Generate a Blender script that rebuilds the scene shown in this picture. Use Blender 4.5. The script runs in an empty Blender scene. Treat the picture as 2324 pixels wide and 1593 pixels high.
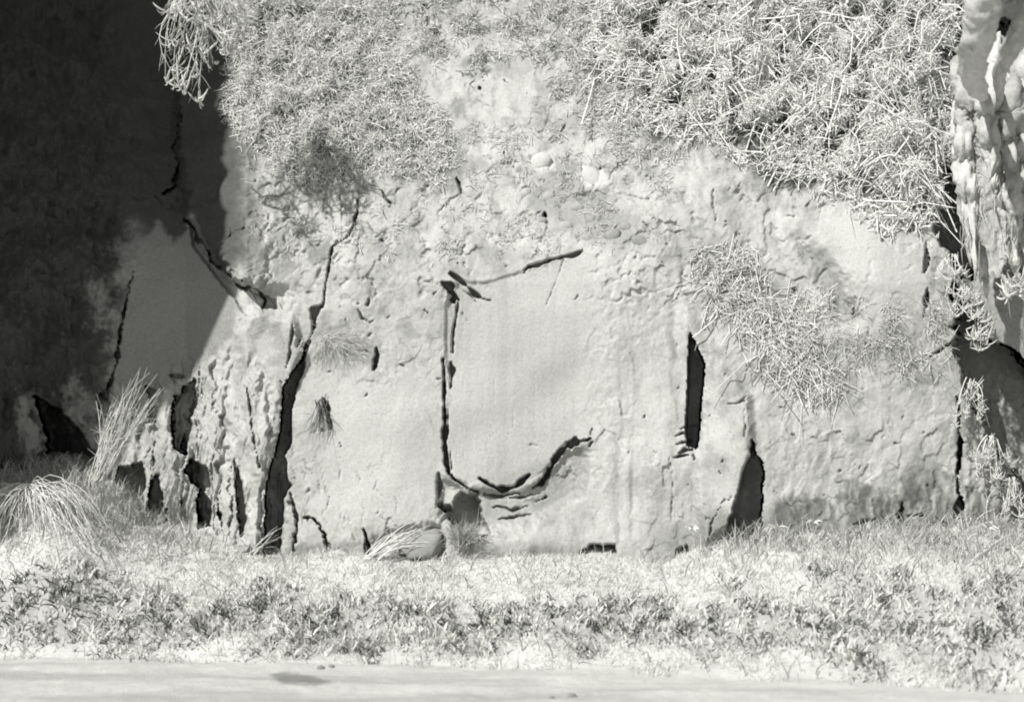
import bpy, math
import numpy as np
from mathutils import Vector

# ------------------------------------------------------------------ camera, sky, sun, exposure
scene = bpy.context.scene
COL = scene.collection
CAM_D, CAM_Z, VIEW_W = 14.0, 1.75, 9.0
K = VIEW_W / 2324.0                      # metres per plan unit on the cliff plane
cam = bpy.data.cameras.new('camera')
cam.sensor_width = 36.0
cam.lens = 36.0 * CAM_D / VIEW_W
cam.clip_end = 600.0
cam.dof.use_dof = True
cam.dof.focus_distance = 13.9
cam.dof.aperture_fstop = 0.75
cam_o = bpy.data.objects.new('camera', cam)
cam_o.location = (0.0, -CAM_D, CAM_Z)
cam_o.rotation_euler = (math.radians(90), 0, 0)
COL.objects.link(cam_o)
scene.camera = cam_o

SUN_DIR = Vector((-0.46, -0.62, 0.64)).normalized()
world = bpy.data.worlds.new('World')
scene.world = world
world.use_nodes = True
wn = world.node_tree
wn.nodes.clear()
sky = wn.nodes.new('ShaderNodeTexSky')
sky.sky_type = 'NISHITA'
sky.sun_disc = False
sky.sun_elevation = math.asin(SUN_DIR.z)
sky.sun_rotation = math.atan2(SUN_DIR.x, SUN_DIR.y)
hsv = wn.nodes.new('ShaderNodeSeparateColor')      # red-sensitive black-and-white film: only the sky's red light counts
bg = wn.nodes.new('ShaderNodeBackground')
bg.inputs['Strength'].default_value = 0.1
wo = wn.nodes.new('ShaderNodeOutputWorld')
wn.links.new(sky.outputs[0], hsv.inputs[0])
wn.links.new(hsv.outputs[0], bg.inputs['Color'])
wn.links.new(bg.outputs[0], wo.inputs['Surface'])
sun = bpy.data.lights.new('sun', 'SUN')
sun.energy = 5.0
sun.angle = math.radians(0.6)
sun.color = (1.0, 0.995, 0.955)
sun_o = bpy.data.objects.new('sun', sun)
sun_o.rotation_euler = SUN_DIR.to_track_quat('Z', 'Y').to_euler()
COL.objects.link(sun_o)
vs = scene.view_settings
vs.view_transform = 'Standard'
vs.look = 'None'
vs.exposure = 0.0
vs.gamma = 1.0
scene.cycles.max_bounces = 5
scene.cycles.diffuse_bounces = 3
scene.cycles.transmission_bounces = 2
scene.cycles.filter_width = 1.9
scene.cycles.use_denoising = True

rng = np.random.default_rng(7)

# ------------------------------------------------------------------ noise
_perm = np.random.default_rng(3).permutation(4096)
_ga = np.random.default_rng(4).random(4096) * 2 * np.pi
_gx, _gy = np.cos(_ga), np.sin(_ga)

def perlin(x, y, seed=0):
    xi = np.floor(x).astype(np.int64); yi = np.floor(y).astype(np.int64)
    fx = x - xi; fy = y - yi
    u = fx * fx * fx * (fx * (fx * 6 - 15) + 10); v = fy * fy * fy * (fy * (fy * 6 - 15) + 10)
    def g(ax, ay, dx, dy):
        h = _perm[(_perm[(ax + seed * 57) & 4095] + ay) & 4095]
        return _gx[h] * dx + _gy[h] * dy
    a = g(xi, yi, fx, fy); b = g(xi + 1, yi, fx - 1, fy)
    c = g(xi, yi + 1, fx, fy - 1); d = g(xi + 1, yi + 1, fx - 1, fy - 1)
    return (a + (b - a) * u + ((c + (d - c) * u) - (a + (b - a) * u)) * v) * 1.4

def fbm(x, y, oct=4, seed=0, gain=0.5):
    s = 0; a = 1.0
    for i in range(oct):
        s = s + a * perlin(x, y, seed + i); x = x * 2.03 + 17.1; y = y * 2.03 + 9.7; a *= gain
    return s

def ridged(x, y, oct=4, seed=0):
    s = 0; a = 1.0
    for i in range(oct):
        s = s + a * (1 - np.abs(perlin(x, y, seed + i)) * 2); x = x * 2.1 + 5.3; y = y * 2.1 + 3.1; a *= 0.5
    return s / 1.9

def facets(x, y, seed=0):
    """chipped planes: every cell tilts its own way"""
    r = np.random.default_rng(900 + seed); ox, oy, sx, sy, oh = (r.random(4096) for _ in range(5))
    xi = np.floor(x).astype(np.int64); yi = np.floor(y).astype(np.int64)
    best = np.full(x.shape, 1e9); val = np.zeros(x.shape)
    for dx in (-1, 0, 1):
        for dy in (-1, 0, 1):
            h = _perm[(_perm[(xi + dx) & 4095] + yi + dy) & 4095]
            px_ = x - (xi + dx + ox[h]); py_ = y - (yi + dy + oy[h]); q = px_ * px_ + py_ * py_
            k = q < best
            best = np.where(k, q, best)
            val = np.where(k, (sx[h] - 0.5) * 2 * px_ + (sy[h] - 0.5) * 2 * py_ + (oh[h] - 0.5) * 0.7, val)
    return val

def sstep(a, b, x):
    t = np.clip((x - a) / (b - a), 0, 1)
    return t * t * (3 - 2 * t)

# ------------------------------------------------------------------ helpers
def at(px, py, d):
    """plan point on the cliff drawing, d metres out from the cliff plane -> world"""
    px = np.asarray(px, float); py = np.asarray(py, float); d = np.asarray(d, float)
    f = (CAM_D - d) / CAM_D
    return np.stack(np.broadcast_arrays((px - 1162) * K * f, -d, CAM_Z + (796.5 - py) * K * f), -1)

def mesh_np(name, V, F, mat, parent=None, tone=None, smooth=True, normals=None, attrs=None):
    me = bpy.data.meshes.new(name)
    V = np.ascontiguousarray(V, np.float32).reshape(-1, 3); F = np.ascontiguousarray(F, np.int32)
    n = F.shape[1]
    me.vertices.add(len(V)); me.vertices.foreach_set('co', V.ravel())
    me.loops.add(F.size); me.loops.foreach_set('vertex_index', F.ravel())
    me.polygons.add(len(F)); me.polygons.foreach_set('loop_start', np.arange(len(F), dtype=np.int32) * n)
    me.update(calc_edges=True)
    if smooth:
        me.polygons.foreach_set('use_smooth', np.ones(len(F), bool))
    if tone is not None:
        a = me.attributes.new('tone', 'FLOAT', 'POINT')
        a.data.foreach_set('value', np.ascontiguousarray(tone, np.float32).ravel())
    if normals is not None:
        me.normals_split_custom_set_from_vertices(np.asarray(normals, np.float32).reshape(-1, 3))
    me.materials.append(mat)
    o = bpy.data.objects.new(name, me)
    COL.objects.link(o)
    if parent is not None:
        o.parent = parent
    return o

def tag(o, label=None, cat=None, group=None, kind=None):
    for k, v in (('label', label), ('category', cat), ('group', group), ('kind', kind)):
        if v: o[k] = v
    return o

def empty(name, loc):
    o = bpy.data.objects.new(name, None)
    o.location = [float(c) for c in loc]
    o.empty_display_size = 0.05
    COL.objects.link(o)
    return o

def adopt(o, parent):
    """parent keeping the mesh in world coordinates"""
    o.parent = parent
    o.location = -parent.location
    return o

def frames(P):
    t = P[:, -1] - P[:, 0]
    t /= np.linalg.norm(t, axis=1, keepdims=True) + 1e-9
    ref = np.where(np.abs(t[:, 2:3]) < 0.8, np.array([[0, 0, 1.0]]), np.array([[1.0, 0, 0]]))
    u = np.cross(t, ref); u /= np.linalg.norm(u, axis=1, keepdims=True) + 1e-9
    return u, np.cross(t, u)

def tube_arrays(P, R, sides=3):
    P = np.asarray(P, float); R = np.asarray(R, float)
    N, Kp, _ = P.shape
    u, v = frames(P)
    a = np.arange(sides) * 2 * np.pi / sides
    ring = np.cos(a)[None, None, :, None] * u[:, None, None, :] + np.sin(a)[None, None, :, None] * v[:, None, None, :]
    V = P[:, :, None, :] + ring * R[:, :, None, None]
    idx = np.arange(N * Kp * sides).reshape(N, Kp, sides)
    A = idx[:, :-1, :]; B = idx[:, 1:, :]
    F = np.stack([A, np.roll(A, -1, 2), np.roll(B, -1, 2), B], -1).reshape(-1, 4)
    return V.reshape(-1, 3), F, Kp * sides

def tubes(name, P, R, mat, parent=None, sides=3, tone=None):
    V, F, per = tube_arrays(P, R, sides)
    T = None if tone is None else np.repeat(tone, per)
    return mesh_np(name, V, F, mat, parent, T)

def ribbons(name, P, Wd, mat, parent=None, tone=None, side=None, seed=0, fold=0.35):
    """leaf blades: two quads across (a folded blade) along K points"""
    P = np.asarray(P, float); N, Kp, _ = P.shape
    r = np.random.default_rng(seed)
    u, v = frames(P)
    if side is None:
        a = r.random(N) * 2 * np.pi
        s = np.cos(a)[:, None] * u + np.sin(a)[:, None] * v
        n = -np.sin(a)[:, None] * u + np.cos(a)[:, None] * v
    else:
        s = side; n = np.cross(s, P[:, -1] - P[:, 0]); n /= np.linalg.norm(n, axis=1, keepdims=True) + 1e-9
    Wd = np.asarray(Wd, float)[:, :, None]
    L = P - s[:, None] * Wd; C = P + n[:, None] * Wd * fold; Rr = P + s[:, None] * Wd
    V = np.stack([L, C, Rr], 2)
    idx = np.arange(N * Kp * 3).reshape(N, Kp, 3)
    A = idx[:, :-1]; B = idx[:, 1:]
    F = np.concatenate([np.stack([A[..., j], A[..., j + 1], B[..., j + 1], B[..., j]], -1).reshape(-1, 4) for j in (0, 1)])
    T = None if tone is None else np.repeat(tone, Kp * 3)
    return mesh_np(name, V.reshape(-1, 3), F, mat, parent, T)

def unit(a):
    return a / (np.linalg.norm(a, axis=-1, keepdims=True) + 1e-9)

# ------------------------------------------------------------------ materials (grey film tones on real albedos)
TINT = (1.0, 1.0, 0.968)

def material(name, rough=0.9, albedo=None, bump=0.0, bscale=40.0, mottle=0.0, mscale=25.0, translucent=0.0, speck=0.0):
    m = bpy.data.materials.new(name); m.use_nodes = True
    nt = m.node_tree; nt.nodes.clear()
    N = nt.nodes.new; L = nt.links.new
    out = N('ShaderNodeOutputMaterial'); b = N('ShaderNodeBsdfPrincipled')
    b.inputs['Roughness'].default_value = rough
    b.inputs['Specular IOR Level'].default_value = 0.12
    if albedo is None:
        at_ = N('ShaderNodeAttribute'); at_.attribute_name = 'tone'; val = at_.outputs['Fac']
    else:
        v_ = N('ShaderNodeValue'); v_.outputs[0].default_value = albedo; val = v_.outputs[0]
    geo = N('ShaderNodeNewGeometry')
    if mottle:
        nz = N('ShaderNodeTexNoise'); nz.inputs['Scale'].default_value = mscale; nz.inputs['Detail'].default_value = 6
        nz.inputs['Roughness'].default_value = 0.65
        L(geo.outputs['Position'], nz.inputs['Vector'])
        mr = N('ShaderNodeMapRange'); mr.inputs['From Min'].default_value = 0.25; mr.inputs['From Max'].default_value = 0.75
        mr.inputs['To Min'].default_value = 1 - mottle; mr.inputs['To Max'].default_value = 1 + mottle * 0.6
        L(nz.outputs['Fac'], mr.inputs['Value'])
        mu = N('ShaderNodeMath'); mu.operation = 'MULTIPLY'
        L(val, mu.inputs[0]); L(mr.outputs[0], mu.inputs[1]); val = mu.outputs[0]
    if speck:
        nz = N('ShaderNodeTexNoise'); nz.inputs['Scale'].default_value = 70; nz.inputs['Detail'].default_value = 3
        L(geo.outputs['Position'], nz.inputs['Vector'])
        mr = N('ShaderNodeMapRange'); mr.inputs['From Min'].default_value = 0.62; mr.inputs['From Max'].default_value = 0.70
        mr.inputs['To Min'].default_value = 1; mr.inputs['To Max'].default_value = 1 - speck
        L(nz.outputs['Fac'], mr.inputs['Value'])
        mu = N('ShaderNodeMath'); mu.operation = 'MULTIPLY'
        L(val, mu.inputs[0]); L(mr.outputs[0], mu.inputs[1]); val = mu.outputs[0]
    mn = N('ShaderNodeMath'); mn.operation = 'MINIMUM'; mn.inputs[1].default_value = 0.86
    L(val, mn.inputs[0])
    vm = N('ShaderNodeVectorMath'); vm.operation = 'SCALE'; vm.inputs[0].default_value = TINT
    L(mn.outputs[0], vm.inputs['Scale'])
    L(vm.outputs[0], b.inputs['Base Color'])
    if bump:
        nb = N('ShaderNodeTexNoise'); nb.inputs['Scale'].default_value = bscale; nb.inputs['Detail'].default_value = 7
        nb.inputs['Roughness'].default_value = 0.6
        L(geo.outputs['Position'], nb.inputs['Vector'])
        bp = N('ShaderNodeBump'); bp.inputs['Strength'].default_value = bump; bp.inputs['Distance'].default_value = 0.02
        L(nb.outputs['Fac'], bp.inputs['Height']); L(bp.outputs[0], b.inputs['Normal'])
    if translucent:
        tr = N('ShaderNodeBsdfTranslucent'); L(vm.outputs[0], tr.inputs['Color'])
        mx = N('ShaderNodeMixShader'); mx.inputs[0].default_value = translucent
        L(b.outputs[0], mx.inputs[1]); L(tr.outputs[0], mx.inputs[2]); L(mx.outputs[0], out.inputs['Surface'])
    else:
        L(b.outputs[0], out.inputs['Surface'])
    return m

M_ROCK = material('weathered_rock', 0.95, bump=0.28, bscale=34, mottle=0.20, mscale=40, speck=0.3)
M_SOIL = material('dry_soil', 0.97, bump=0.5, bscale=45, mottle=0.12, mscale=14)
M_TWIG = material('pale_twig', 0.85, translucent=0.0)
M_LEAF = material('pale_leaf', 0.75, translucent=0.22)
M_BARK = material('dark_root_bark', 0.9, bump=0.5, bscale=60, mottle=0.3)
M_STONE = material('cobble_stone', 0.92, bump=0.4, bscale=50, mottle=0.15, mscale=30)

# ------------------------------------------------------------------ cliff: one carved rock face
STEP = 2.7
def axis(a, b, lo, hi, step, grow=1.18):
    mid = np.arange(a, b + step, step)
    l = []; s = step; x = a
    while x > lo: s = min(s * grow, 40); x -= s; l.append(x)
    r = []; s = step; x = mid[-1]
    while x < hi: s = min(s * grow, 40); x += s; r.append(x)
    return np.concatenate([np.array(l[::-1]), mid, np.array(r)])
AX = axis(-25, 2350, -1500, 3700, STEP)
AY = axis(-15, 1290, -1100, 1420, STEP)
PX, PY = np.meshgrid(AX, AY)
J1x = fbm(PX / 46, PY / 46, 3, 11); J1y = fbm(PX / 46, PY / 46, 3, 21)
J2x = fbm(PX / 13, PY / 13, 2, 31); J2y = fbm(PX / 13, PY / 13, 2, 41)

CW = fbm(PX / 36, PY / 36, 2, 45)

def win(pts, m):
    p = np.asarray(pts, float)
    i0, i1 = np.searchsorted(AY, [p[:, 1].min() - m, p[:, 1].max() + m])
    j0, j1 = np.searchsorted(AX, [p[:, 0].min() - m, p[:, 0].max() + m])
    return slice(i0, i1), slice(j0, j1)

def poly_sd(pts, X, Y):
    p = np.asarray(pts, float)[:, :2]
    d2 = np.full(X.shape, 1e18); inside = np.zeros(X.shape, bool)
    for (x0, y0), (x1, y1) in zip(p, np.roll(p, -1, 0)):
        ex, ey = x1 - x0, y1 - y0
        t = np.clip(((X - x0) * ex + (Y - y0) * ey) / (ex * ex + ey * ey + 1e-9), 0, 1)
        d2 = np.minimum(d2, (X - x0 - t * ex) ** 2 + (Y - y0 - t * ey) ** 2)
        c = ((y0 <= Y) != (y1 <= Y)) & (X < (x1 - x0) * (Y - y0) / (y1 - y0 + 1e-12) + x0)
        inside ^= c
    return np.where(inside, 1, -1) * np.sqrt(d2)

def pmask(pts, soft=6, rag=(5, 2.5), m=60):
    w = win(pts, m + soft)
    X = PX[w] + J1x[w] * rag[0] + J2x[w] * rag[1]; Y = PY[w] + J1y[w] * rag[0] + J2y[w] * rag[1]
    return w, sstep(-soft * 0.5, soft * 0.5, poly_sd(pts, X, Y))

D = np.zeros(PX.shape)
def add_poly(pts, h, soft=6, rag=(5, 2.5), detail=None):
    w, k = pmask(pts, soft, rag); D[w] += h * k

def crack(pts, depth, rag=(2.5, 1.5), soft=0.6):
    """pts: (x, y, full width)"""
    p = np.asarray(pts, float); w = win(p, 30)
    X = PX[w] + J1x[w] * rag[0] + J2x[w] * rag[1]; Y = PY[w] + J1y[w] * rag[0] + J2y[w] * rag[1]
    best = np.full(X.shape, -1e9)
    for a, b in zip(p[:-1], p[1:]):
        e = b[:2] - a[:2]
        t = np.clip(((X - a[0]) * e[0] + (Y - a[1]) * e[1]) / (e @ e + 1e-9), 0, 1)
        dist = np.hypot(X - a[0] - t * e[0], Y - a[1] - t * e[1])
        wd = (a[2] + (b[2] - a[2]) * t) * 0.5
        wd = wd * (0.30 + 1.35 * np.clip(0.45 + 1.15 * CW[w], 0, 1.4))
        best = np.maximum(best, (wd - dist))
    D[w] -= depth * sstep(-1.5, 2.6, best)

def bump(cx, cy, sx, sy, h, ang=0.0):
    c, s = math.cos(ang), math.sin(ang)
    w = win([(cx - 3 * max(sx, sy), cy - 3 * max(sx, sy)), (cx + 3 * max(sx, sy), cy + 3 * max(sx, sy))], 5)
    dx, dy = PX[w] - cx, PY[w] - cy
    D[w] += h * np.exp(-((dx * c + dy * s) / sx) ** 2 - ((-dx * s + dy * c) / sy) ** 2)

# overall profile: upright face, leaning back above the panel
prof_y = [-1100, -400, 0, 200, 420, 560, 640, 900, 1250, 1420]
prof_d = [-4.2, -2.3, -1.25, -0.78, -0.26, -0.03, 0.04, 0.05, 0.12, 0.15]
D += np.interp(PY, prof_y, prof_d)
D += np.interp(PX, [-1500, -300, 120, 420, 560, 800, 2000, 2200, 2500, 3700], [1.5, 0.2, -0.45, -0.38, -0.02, 0.0, 0.0, -0.10, -0.25, 0.4])
D += 0.10 * fbm(PX / 420, PY / 420, 3, 51)
SMOOTH_PANEL = [(1012, 690), (1040, 640), (1110, 640), (1200, 612), (1318, 572), (1400, 600), (1400, 985), (1340, 990), (1285, 1010), (1245, 1070), (1200, 1095), (1150, 1112), (1090, 1090), (1060, 1105), (1022, 1085), (1010, 1000)]
w, kp = pmask(SMOOTH_PANEL, 60, (3, 1)); PANEL = np.zeros(PX.shape); PANEL[w] = kp
PANEL *= 1 - sstep(1290, 1400, PX)
BOSS = [(700, 930), (850, 860), (1000, 820), (1000, 1190), (900, 1205), (760, 1150)]
w, kp = pmask(BOSS, 90, (8, 2)); BOSSM = np.zeros(PX.shape); BOSSM[w] = kp
rough = 1 - 0.9 * PANEL - 0.65 * BOSSM * (1 - PANEL)
# slab faces get calmer too
for pl, a in (([(1590, 830), (1680, 850), (1690, 1000), (1640, 1190), (1590, 1190), (1580, 1000)], 0.75),
              ([(560, 760), (640, 740), (680, 800), (640, 930), (610, 1100), (585, 1000)], 0.7),
              ([(300, 500), (440, 480), (520, 620), (480, 800), (330, 900), (270, 850)], 0.8),
              ([(1850, 480), (2100, 480), (2090, 700), (1940, 720)], 0.6)):
    w, kp = pmask(pl, 50, (6, 2)); rough[w] *= 1 - a * kp
D += rough * (0.016 * fbm(PX / 100, PY / 120, 3, 61) + 0.0035 * fbm(PX / 22, PY / 26, 3, 71))
top = sstep(620, 300, PY)
chip = np.clip(0.55 + 0.9 * fbm(PX / 160, PY / 160, 3, 77), 0.1, 1.3)
D += rough * chip * 0.72 * (0.022 * facets((PX + 14 * J1x) / 48, (PY + 14 * J1y) / 62, 1) + 0.011 * facets((PX + 6 * J2x) / 21, (PY + 6 * J2y) / 27, 2) + 0.005 * facets((PX + 3 * J2x) / 10, (PY + 3 * J2y) / 12, 3))
D += top * (0.06 * fbm(PX / 130, PY / 100, 3, 81) + 0.010 * fbm(PX / 26, PY / 20, 3, 85))
# --- blocky jointing of the upper centre rocks
cell = ridged((PX + 20 * J1x) / 120, (PY + 20 * J1y) / 90, 3, 91)
D -= rough * 0.03 * sstep(0.62, 0.85, cell) * sstep(250, 420, PY) * sstep(760, 620, PY)

# --- left shaded recess: overhang over a smooth grey wall
w, kp = pmask([(400, -900), (1100, -900), (1100, 640), (800, 640), (620, 655), (545, 645), (480, 575), (425, 500), (400, 300)], 26, (14, 4))
D[w] += 0.32 * kp * (1 - sstep(480, 700, PX[w]))
add_poly([(420, 480), (470, 560), (540, 645), (610, 665), (630, 700), (560, 720), (500, 640), (440, 560)], -0.10, 10)
crack([(425, 500, 10), (470, 565, 12), (540, 645, 12), (585, 655, 7), (603, 680, 4), (598, 702, 2)], 0.16)
crack([(603, 668, 4), (622, 690, 2), (640, 706, 1)], 0.05)
crack([(412, 240, 4), (402, 330, 10), (405, 420, 9), (375, 440, 6)], 0.14, (8, 4))
crack([(300, 620, 2), (275, 740, 5), (258, 860, 10), (240, 900, 14)], 0.12, (10, 4))
crack([(385, 853, 3), (400, 853, 8), (418, 854, 3)], 0.08, (1, 1))
# fluted columns at the foot of the left part
zone = np.zeros(PX.shape)
w, kp = pmask([(-200, 850), (200, 870), (330, 900), (430, 800), (560, 820), (640, 900), (640, 1330), (-200, 1330)], 90, (14, 3)); zone[w] = kp
flx = PX + 12 * J1x + 3 * J2x
fl = ridged(flx / 70, PY / 420, 3, 101)
D += zone * (-0.10 * sstep(0.45, 0.95, fl) + 0.05 * fbm(flx / 30, PY / 170, 4, 111))
lf = np.zeros(PX.shape)
w, kp = pmask([(-300, -200), (240, -200), (290, 600), (250, 880), (-300, 1100)], 120, (20, 4)); lf[w] = kp
D += lf * (0.20 * fbm(PX / 150, PY / 210, 5, 121) + 0.05 * fbm(PX / 30, PY / 45, 3, 125))
for pts, dep in (([(395, 900), (440, 860), (445, 900), (432, 1000), (420, 1030), (395, 1020), (392, 960)], 0.30),
                 ([(435, 1040), (470, 1060), (480, 1120), (480, 1215), (452, 1215), (450, 1110), (420, 1070)], 0.38),
                 ([(270, 1060), (325, 1050), (330, 1100), (322, 1190), (290, 1200), (262, 1180)], 0.40),
                 ([(340, 1090), (358, 1075), (372, 1130), (366, 1195), (345, 1195)], 0.30),
                 ([(80, 900), (100, 960), (118, 1085), (205, 1090), (222, 1040), (190, 990), (140, 930)], 0.6),
                 ([(535, 1060), (550, 1090), (560, 1180), (552, 1225), (540, 1180)], 0.2),
                 ([(330, 870), (350, 880), (352, 960), (335, 960)], 0.12)):
    add_poly(pts, -dep, 5, (7, 3))
for i in range(34):
    x = 340 + 300 * rng.random(); y = 830 + 330 * rng.random(); L = 30 + 90 * rng.random()
    if 575 < x < 650 and y < 1080: continue
    dx = rng.normal(0, 8)
    crack([(x, y, 1), (x + dx * 0.5, y + L * 0.5, 3 + 4 * rng.random()), (x + dx, y + L, 1)], 0.05 + 0.07 * rng.random(), (7, 3))
crack([(560, 880, 2), (570, 940, 4), (576, 1000, 5), (590, 1060, 3)], 0.12)
# --- pale slab standing proud, with the shaded cleft to its right
add_poly([(575, 700), (660, 720), (690, 800), (652, 905), (640, 980), (610, 1080), (596, 1250), (560, 1250), (580, 1100), (560, 900), (540, 760)], 0.11, 30, (5, 2))
CLEFT = [(694, 796), (690, 838), (672, 880), (660, 960), (662, 1005), (648, 1030), (652, 1080), (664, 1100), (645, 1130), (636, 1255), (598, 1255), (602, 1160), (606, 1090), (624, 1030), (640, 960), (642, 880), (672, 838)]
add_poly(CLEFT, -0.36, 4, (3, 2.5))
crack([(661, 738, 2), (664, 760, 5), (658, 800, 4), (650, 835, 2)], 0.10, (2, 1))
crack([(680, 772, 3), (676, 792, 4)], 0.08)
crack([(812, 452, 3), (812, 480, 5), (806, 510, 9), (790, 535, 3), (757, 560, 3), (750, 590, 7), (744, 620, 2), (738, 660, 3), (734, 690, 3), (718, 706, 14), (715, 735, 10), (708, 756, 3), (692, 798, 5)], 0.16, (2, 1.5))
crack([(772, 440, 2), (778, 480, 2), (776, 540, 2)], 0.06)
crack([(755, 400, 1), (752, 470, 2), (758, 520, 2)], 0.05)
crack([(735, 905, 4), (742, 930, 12), (748, 955, 8), (752, 975, 2)], 0.15)
crack([(735, 320, 3), (745, 350, 6), (742, 362, 3)], 0.1)
crack([(854, 790, 3), (857, 805, 8), (853, 828, 11), (850, 838, 4)], 0.18, (1, 1))
crack([(812, 700, 2), (825, 722, 4), (838, 733, 3), (848, 728, 3)], 0.08)
crack([(838, 680, 4), (835, 690, 6)], 0.08)
crack([(1036, 405, 4), (1044, 418, 7), (1048, 438, 6)], 0.14, (1, 1))
crack([(868, 434, 2), (878, 455, 4), (888, 462, 5)], 0.09)
# foot of the boss: split blocks
crack([(690, 1180, 3), (708, 1180, 7), (722, 1184, 3)], 0.12, (6, 4))
crack([(722, 1184, 3), (735, 1210, 6), (745, 1240, 9), (750, 1262, 6)], 0.16, (8, 5))
crack([(665, 1120, 2), (672, 1180, 5), (664, 1255, 5)], 0.12, (8, 4))
crack([(826, 1200, 3), (832, 1222, 10), (836, 1250, 10)], 0.25, (1, 1))
for i in range(26):
    x = 650 + 260 * rng.random(); y = 1040 + 160 * rng.random()
    crack([(x, y, 1), (x + rng.normal(4, 4), y + 18, 2.2), (x + rng.normal(9, 5), y + 36, 1)], 0.03, (4, 2))
add_poly([(838, 1225), (880, 1205), (1002, 1195), (1002, 1300), (838, 1300)], -0.09, 30, (10, 5))
# --- smooth panel with its frame of cracks
bump(900, 1000, 170, 190, 0.16)
w, kp = pmask(SMOOTH_PANEL, 10, (1.5, 1)); D[w] -= 0.03 * kp * (1 - sstep(1230, 1395, PX[w]))
D -= PANEL * 0.0022 * fbm(PX / 30, PY / 900, 2, 131)
D -= PANEL * 0.006 * sstep(0.95, 1.0, ridged(PX / 75, PY / 1600, 1, 133)) * sstep(700, 820, PY)
crack([(1004, 640, 6), (1018, 655, 24), (1030, 668, 26), (1041, 680, 7)], 0.22, (1.5, 1.5))
crack([(1041, 682, 4), (1036, 720, 2), (1030, 750, 4), (1027, 800, 5)], 0.12, (0.8, 0.6))
crack([(1023, 823, 4), (1026, 840, 11), (1025, 858, 6), (1023, 880, 2)], 0.16, (1, 0.8))
crack([(1005, 817, 5), (1009, 850, 4), (1008, 900, 5), (1009, 945, 9), (1011, 985, 13), (1010, 1020, 12), (1013, 1050, 10), (1020, 1075, 9), (1032, 1088, 13), (1046, 1097, 12), (1062, 1108, 6), (1085, 1116, 3)], 0.24, (1, 1))
crack([(1016, 930, 2), (1018, 960, 4), (1016, 990, 2)], 0.08, (0.5, 0.5))
crack([(1022, 1025, 2), (1025, 1060, 4), (1028, 1078, 3)], 0.06, (0.5, 0.5))
crack([(1022, 621, 6), (1040, 634, 9), (1062, 652, 7), (1082, 672, 8), (1100, 680, 6), (1112, 682, 3)], 0.15, (1, 0.8))
crack([(1052, 712, 3), (1060, 730, 2)], 0.05)
crack([(1050, 660, 3), (1062, 666, 5), (1080, 685, 3)], 0.05)
crack([(1190, 612, 3), (1215, 602, 8), (1240, 594, 5), (1272, 586, 5), (1292, 580, 8), (1304, 576, 10), (1322, 570, 4)], 0.12, (2, 1.5))
crack([(1190, 618, 2), (1200, 606, 3)], 0.06)
crack([(1280, 590, 3), (1262, 640, 2), (1240, 690, 1)], 0.04)
crack([(1300, 685, 2), (1312, 672, 3)], 0.04)
crack([(1090, 1086, 7), (1104, 1098, 9), (1128, 1108, 9), (1150, 1110, 11), (1172, 1104, 9), (1188, 1092, 12), (1201, 1077, 12)], 0.20, (1, 1))
crack([(1208, 1108, 4), (1228, 1094, 7), (1244, 1076, 12), (1256, 1052, 18), (1270, 1028, 10), (1285, 1012, 14), (1300, 1000, 20), (1318, 1003, 12), (1340, 993, 5)], 0.22, (2, 1.5))
for x_, a_, b_ in ((1053, 735, 1065), (1099, 830, 1085), (1122, 800, 960), (1166, 900, 1060), (1215, 790, 1000), (1240, 860, 1010)):
    y_ = a_
    while y_ < b_:
        l_ = rng.uniform(14, 50); crack([(x_ + rng.normal(0, 0.8), y_, 0.8), (x_ + rng.normal(0, 0.8), min(y_ + l_, b_), 1.0)], 0.012, (0.6, 0.4)); y_ += l_ + rng.uniform(6, 34)
crack([(1204, 1009, 3), (1220, 1012, 2)], 0.03, (0.5, 0.5))
for pts in ([(1100, 1120, 3), (1140, 1126, 6), (1180, 1118, 4)], [(1145, 1132, 2), (1190, 1126, 5), (1215, 1122, 2)],
            [(1120, 1150, 2), (1160, 1156, 5), (1200, 1148, 2)], [(1130, 1178, 3), (1175, 1172, 6), (1205, 1168, 2)],
            [(1215, 1140, 2), (1240, 1128, 4)], [(1345, 1000, 3), (1338, 1012, 4)], [(1344, 972, 4), (1340, 985, 4)]):
    crack(pts, 0.09, (3, 2))
add_poly([(1000, 1090), (1090, 1115), (1210, 1110), (1290, 1020), (1340, 1030), (1320, 1120), (1200, 1190), (1090, 1200), (1000, 1180)], -0.11, 30, (8, 3))
add_poly([(996, 1142), (1030, 1158), (1045, 1125), (1080, 1125), (1095, 1165), (1108, 1215), (1060, 1225), (1030, 1190)], -0.34, 12, (7, 4))
crack([(996, 1075, 4), (998, 1100, 6), (996, 1130, 3)], 0.12, (0.6, 0.6))
bump(1210, 1225, 110, 45, 0.16)
add_poly([(1320, 1250), (1340, 1238), (1395, 1236), (1400, 1255), (1320, 1260)], -0.3, 6)
add_poly([(1535, 1245), (1560, 1240), (1562, 1258), (1538, 1260)], -0.25, 5)
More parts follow.
